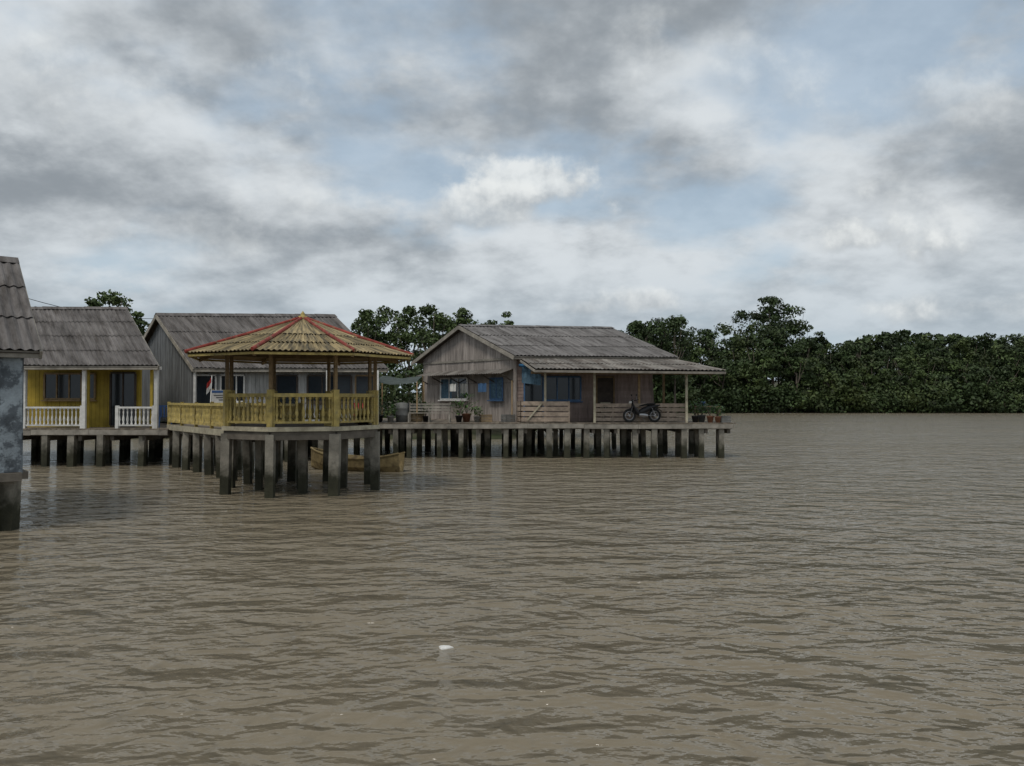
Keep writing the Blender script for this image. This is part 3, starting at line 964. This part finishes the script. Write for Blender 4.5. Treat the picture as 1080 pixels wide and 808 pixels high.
prof = [(600, 350), (663, 343), (690, 334), (715, 333), (735, 345), (752, 340), (770, 330), (792, 316), (815, 307), (838, 312), (858, 332), (872, 358), (900, 361), (930, 358), (960, 356), (985, 353), (1005, 356), (1030, 350), (1052, 344), (1080, 348), (1110, 342), (1180, 337), (1300, 342)]
pxs = np.array([p[0] for p in prof]); pys = np.array([p[1] for p in prof])
cl = []; cl2 = []; mbt = MB()
px = 560
while px < 1260:
    for row, (dd, fac) in enumerate(((146, .62), (153, .82), (162, 1.0))):
        pj = px + random.uniform(-9, 9); D = dd + random.uniform(-3, 3)
        x = PX(pj, D); ytop = np.interp(pj, pxs, pys)
        h = PZ(ytop, D) * (fac + random.uniform(-.09, .02))
        cr = random.uniform(3.0, 5.2) * (1.1 if h > 17 else .85)
        cc = crown(x, D, h, cr, .06, 30)
        if random.random() < .35 and row < 2: cl2 += cc
        else: cl += cc
        trunks(mbt, x, D, h, cr, 4, 0, .22)
    px += 15
for px in range(560, 1270, 5):
    D = 141.5 + random.uniform(-1.2, 1.5); x = PX(px, D)
    cs = random.uniform(1.0, 2.2)
    for q in range(2):
        cl.append((x + random.uniform(-1, 1), D + q, random.uniform(.6, 3.8), cs * 1.3, cs, cs * .8))
e = empty('mangrove_trees', (50, 150, 0))
leaves_mesh('foliage', cl, 85, .48, 'leaf', e)
leaves_mesh('lighter_foliage', cl2, 85, .48, 'leaf2', e)
mbt.build('trunks_and_limbs', e)

cl = []
for px in range(850, 1300, 11):
    D = 260 + random.uniform(-15, 25)
    x = PX(px, D); yt = 354 - 7 * math.sin((px - 880) / 55.0) + random.uniform(-2, 5)
    h = PZ(yt, D)
    cl += crown(x, D, h, random.uniform(6, 8), .4, 16)
e = empty('hillside_forest', (150, 270, 0))
leaves_mesh('foliage', cl, 80, 1.1, 'leaf', e)

def tree_stand(name, spec, size=.26, per=80, ncl=42, mat='leaf2'):
    for (px, D, ytop, cr) in spec:
        x = PX(px, D); h = PZ(ytop, D)
        e = empty(name, (x, D, 0))
        c = crown(x, D, h, cr, .36, ncl, .8)
        leaves_mesh('foliage', c, per, size, mat, e)
        mb = MB(); trunks(mb, x, D, h, cr, 9, 0, .16); mb.build('trunk_and_limbs', e)
tree_stand('broadleaf_tree', [(388, 72, 326, 2.0), (408, 76, 322, 2.6), (432, 74, 322, 2.6), (455, 70, 319, 2.3), (474, 76, 325, 2.3), (492, 73, 323, 2.0), (512, 75, 333, 1.9), (533, 74, 327, 1.6),
                              (366, 76, 352, 2.0), (556, 76, 345, 1.5)])
tree_stand('broadleaf_tree', [(118, 55, 304, 1.7), (100, 58, 309, 1.2), (143, 57, 328, 1.2), (18, 50, 299, .9), (42, 56, 316, 1.3), (70, 58, 322, 1.2)], .22)
tree_stand('broadleaf_tree', [(672, 95, 338, 2.2), (690, 98, 333, 2.6), (712, 97, 331, 2.8), (650, 98, 348, 2.4)], .3, 100, 42, 'leaf')
cl = []
for i in range(110):
    x = random.uniform(-32, 6); cs = random.uniform(.8, 1.6)
    cl.append((x, 54 + random.uniform(-2, 4), random.uniform(.8, 4.6), cs * 1.2, cs, cs * .8))
e = empty('riverbank_shrubs', (-12, 55, 0))
leaves_mesh('foliage', cl, 160, .26, 'leaf', e)

# ================================================================= GROUND (banks + river bed)
def ground():
    xs = np.concatenate([np.linspace(-2500, -120, 12), np.linspace(-100, 260, 91), np.linspace(300, 2500, 12)])
    ys = np.concatenate([np.linspace(-600, -20, 6), np.linspace(0, 220, 111), np.linspace(240, 3000, 20)])
    vs = []; fs = []
    for y in ys:
        for x in xs:
            edge = 141.5 + 1.5 * math.sin(x * .13) + math.sin(x * .37)
            if x < 14:
                t = min(1, max(0, (14 - x) / 14)); edge = edge * (1 - t) + 48 * t
            k = (y - edge) / 5
            z = -2.5 + 2.95 / (1 + math.exp(-max(-30, min(30, k * 2.5)))) + .1 * math.sin(x * .3) * math.sin(y * .2)
            if y > 230: z += min(14, (y - 230) * .05) * (1 if x > 60 else .4)
            vs.append((x, y, z))
    nx = len(xs)
    for j in range(len(ys) - 1):
        for i in range(nx - 1):
            fs.append((j * nx + i, j * nx + i + 1, (j + 1) * nx + i + 1, (j + 1) * nx + i))
    me = bpy.data.meshes.new('ground'); me.from_pydata(vs, [], fs); me.materials.append(M['mud'])
    for p in me.polygons: p.use_smooth = True
    o = bpy.data.objects.new('ground', me); scene.collection.objects.link(o)
ground()

# ================================================================= WATER
m = bpy.data.materials.new('muddy_river_water'); m.use_nodes = True; nt = m.node_tree
b = nt.nodes['Principled BSDF']
b.inputs['Roughness'].default_value = .13
b.inputs['IOR'].default_value = 1.33
b.inputs['Specular IOR Level'].default_value = .5
tc = nn(nt, 'ShaderNodeTexCoord')
def wnoise(scale, sx, sy, rot, detail=3, rough=.5, dist=.4):
    mp = nn(nt, 'ShaderNodeMapping'); mp.inputs['Scale'].default_value = (sx, sy, 1); mp.inputs['Rotation'].default_value = (0, 0, rot)
    nt.links.new(tc.outputs['Object'], mp.inputs['Vector'])
    n = nn(nt, 'ShaderNodeTexNoise'); n.inputs['Scale'].default_value = scale; n.inputs['Detail'].default_value = detail
    n.inputs['Roughness'].default_value = rough; n.inputs['Distortion'].default_value = dist
    nt.links.new(mp.outputs[0], n.inputs['Vector']); return n.outputs['Fac']
def m2(op, a, b_=None, c=None):
    n = nn(nt, 'ShaderNodeMath', operation=op)
    for i, q in enumerate((a, b_, c)):
        if q is None: continue
        if isinstance(q, (int, float)): n.inputs[i].default_value = q
        else: nt.links.new(q, n.inputs[i])
    return n.outputs[0]
big = wnoise(.65, 1, 1.7, .45, 1, .5, .3)
mid = wnoise(1.9, 1, 1.6, -.3, 2, .5, .3)
fine = wnoise(7.5, 1, 1.4, .3, 2, .55, .0)
patch = wnoise(.06, 1, 2.2, .1, 2, .5, .0)
pm = nn(nt, 'ShaderNodeMapRange'); pm.inputs['From Min'].default_value = .35; pm.inputs['From Max'].default_value = .65
pm.inputs['To Min'].default_value = .7; pm.inputs['To Max'].default_value = 1.2; nt.links.new(patch, pm.inputs['Value'])
h = m2('ADD', m2('MULTIPLY', big, .36), m2('ADD', m2('MULTIPLY', mid, .24), m2('MULTIPLY', fine, .034)))
h = m2('MULTIPLY', h, pm.outputs[0])
bp = nn(nt, 'ShaderNodeBump'); bp.inputs['Strength'].default_value = 1; bp.inputs['Distance'].default_value = 1.0
nt.links.new(h, bp.inputs['Height']); nt.links.new(bp.outputs[0], b.inputs['Normal'])
mx = nn(nt, 'ShaderNodeMix', data_type='RGBA'); nt.links.new(patch, mx.inputs[0])
mx.inputs[6].default_value = (.18, .15, .104, 1); mx.inputs[7].default_value = (.225, .192, .138, 1)
nt.links.new(mx.outputs[2], b.inputs['Base Color'])
me = bpy.data.meshes.new('water')
me.from_pydata([(-3000, -600, 0), (3000, -600, 0), (3000, 4000, 0), (-3000, 4000, 0)], [], [(0, 1, 2, 3)])
me.materials.append(m)
o = bpy.data.objects.new('water', me); scene.collection.objects.link(o)

# ================================================================= WORLD
SUN_EL, SUN_AZ = math.radians(60), math.radians(215)
w = bpy.data.worlds.new('World'); scene.world = w; w.use_nodes = True
try:
    w.cycles.sampling_method = 'MANUAL'; w.cycles.sample_map_resolution = 256
except Exception:
    pass
nt = w.node_tree
bg = nt.nodes['Background']; bg.inputs['Strength'].default_value = 0.12
sky = nn(nt, 'ShaderNodeTexSky', sky_type='NISHITA'); sky.sun_disc = False
sky.sun_elevation = SUN_EL; sky.sun_rotation = SUN_AZ; sky.air_density = 1.2; sky.dust_density = 2.5
tc = nn(nt, 'ShaderNodeTexCoord')
sp = nn(nt, 'ShaderNodeSeparateXYZ'); nt.links.new(tc.outputs['Generated'], sp.inputs[0])
X, Y, Z = sp.outputs
Zp = m2('MAXIMUM', Z, 0.0)
zc = m2('ADD', Zp, .36)
cx_ = m2('DIVIDE', X, zc); cy_ = m2('DIVIDE', Y, zc)
def comb(a, b_, c):
    n = nn(nt, 'ShaderNodeCombineXYZ')
    for i, q in enumerate((a, b_, c)):
        if isinstance(q, (int, float)): n.inputs[i].default_value = q
        else: nt.links.new(q, n.inputs[i])
    return n.outputs[0]
def cnoise(vec, scale, detail=8, rough=.55, dist=0.0):
    n = nn(nt, 'ShaderNodeTexNoise'); n.inputs['Scale'].default_value = scale; n.inputs['Detail'].default_value = detail
    n.inputs['Roughness'].default_value = rough; n.inputs['Distortion'].default_value = dist
    nt.links.new(vec, n.inputs['Vector']); return n.outputs['Fac']
def mrange(v, a, b_, c=0, d=1, smooth=True):
    n = nn(nt, 'ShaderNodeMapRange'); n.interpolation_type = 'SMOOTHSTEP' if smooth else 'LINEAR'
    n.inputs['From Min'].default_value = a; n.inputs['From Max'].default_value = b_
    n.inputs['To Min'].default_value = c; n.inputs['To Max'].default_value = d
    nt.links.new(v, n.inputs['Value']); return n.outputs[0]
def mixc(f, a, b_):
    n = nn(nt, 'ShaderNodeMix', data_type='RGBA')
    nt.links.new(f, n.inputs[0])
    for i, q in ((6, a), (7, b_)):
        if isinstance(q, tuple): n.inputs[i].default_value = (*q, 1)
        else: nt.links.new(q, n.inputs[i])
    return n.outputs[2]
vec = comb(cx_, cy_, 3.7)
vec2 = comb(m2('ADD', cx_, .035), m2('ADD', cy_, -.07), 3.7)
n1 = cnoise(vec, 2.5, 7, .57)
n2 = cnoise(vec2, 2.5, 6, .57)
relief = m2('MULTIPLY', m2('SUBTRACT', n1, n2), 4.2)
large = cnoise(vec, .9, 2, .5)
thin = cnoise(comb(m2('MULTIPLY', cx_, .8), cy_, 9.1), 1.7, 5, .55)
tone = m2('ADD', mrange(n1, .32, .68, 1.0, .25), relief)
tone = m2('ADD', tone, m2('MULTIPLY', m2('SUBTRACT', .5, large), 1.3))
tone = mrange(tone, -.1, 1.2, 0, 1)
cloud = mixc(tone, (2.3, 2.58, 2.85), (5.7, 6.05, 6.3))
skyb = nn(nt, 'ShaderNodeMix', data_type='RGBA'); skyb.inputs[0].default_value = .6
nt.links.new(sky.outputs[0], skyb.inputs[6]); skyb.inputs[7].default_value = (3.7, 4.8, 5.8, 1)
gap = m2('MULTIPLY', mrange(thin, .50, .64), mrange(n1, .60, .44))
col = mixc(m2('MULTIPLY', gap, .7), cloud, skyb.outputs[2])
hz = mrange(Z, .0, .22, .65, 0)
col = mixc(hz, col, (3.7, 4.5, 5.15))
Ys = m2('MAXIMUM', Y, .05)
ax = m2('DIVIDE', X, Ys); az = m2('DIVIDE', Z, Ys)
pn = cnoise(comb(ax, az, 1.3), 9, 7, .58)
pn2 = cnoise(comb(m2('ADD', ax, .010), m2('ADD', az, .018), 1.3), 9, 6, .58)
prel = m2('MULTIPLY', m2('SUBTRACT', pn, pn2), 3.2)
for (ppx, ppy, wx, wy, br) in ((575, 190, 70, 40, .95), (525, 218, 60, 24, .8), (905, 250, 70, 30, .95), (690, 318, 50, 16, .8), (985, 235, 110, 45, .5), (330, 215, 80, 30, .5), (1030, 322, 100, 24, .65), (935, 325, 70, 16, .65), (620, 325, 30, 8, .6), (110, 90, 170, 60, .5), (760, 60, 160, 50, .4), (1000, 110, 120, 50, .4), (200, 250, 110, 22, .35)):
    dx = m2('DIVIDE', m2('SUBTRACT', ax, (ppx - 540) / 840), wx / 840)
    dz = m2('DIVIDE', m2('SUBTRACT', az, (420 - ppy) / 840), wy / 840)
    rr = m2('SQRT', m2('ADD', m2('MULTIPLY', dx, dx), m2('MULTIPLY', dz, dz)))
    f = m2('ADD', m2('SUBTRACT', 1, rr), m2('MULTIPLY', m2('SUBTRACT', pn, .5), 4.2))
    edge = .7 if br > .7 else 1.2
    mk = m2('MULTIPLY', mrange(f, .0, edge), br * .9)
    sh = mrange(m2('ADD', m2('ADD', m2('MULTIPLY', dz, .3), prel), .4), -.2, .95)
    col = mixc(mk, col, mixc(sh, (3.3, 3.6, 3.85), (6.9, 7.1, 7.05)))
nt.links.new(col, bg.inputs['Color'])

sd = bpy.data.lights.new('sun', 'SUN'); sd.energy = 1.5; sd.angle = math.radians(14); sd.color = (1, .95, .87)
so = bpy.data.objects.new('sun', sd)
dirv = V(math.sin(SUN_AZ) * math.cos(SUN_EL), math.cos(SUN_AZ) * math.cos(SUN_EL), math.sin(SUN_EL))
so.rotation_euler = dirv.to_track_quat('Z', 'Y').to_euler()
so.location = (0, 0, 50)
scene.collection.objects.link(so)
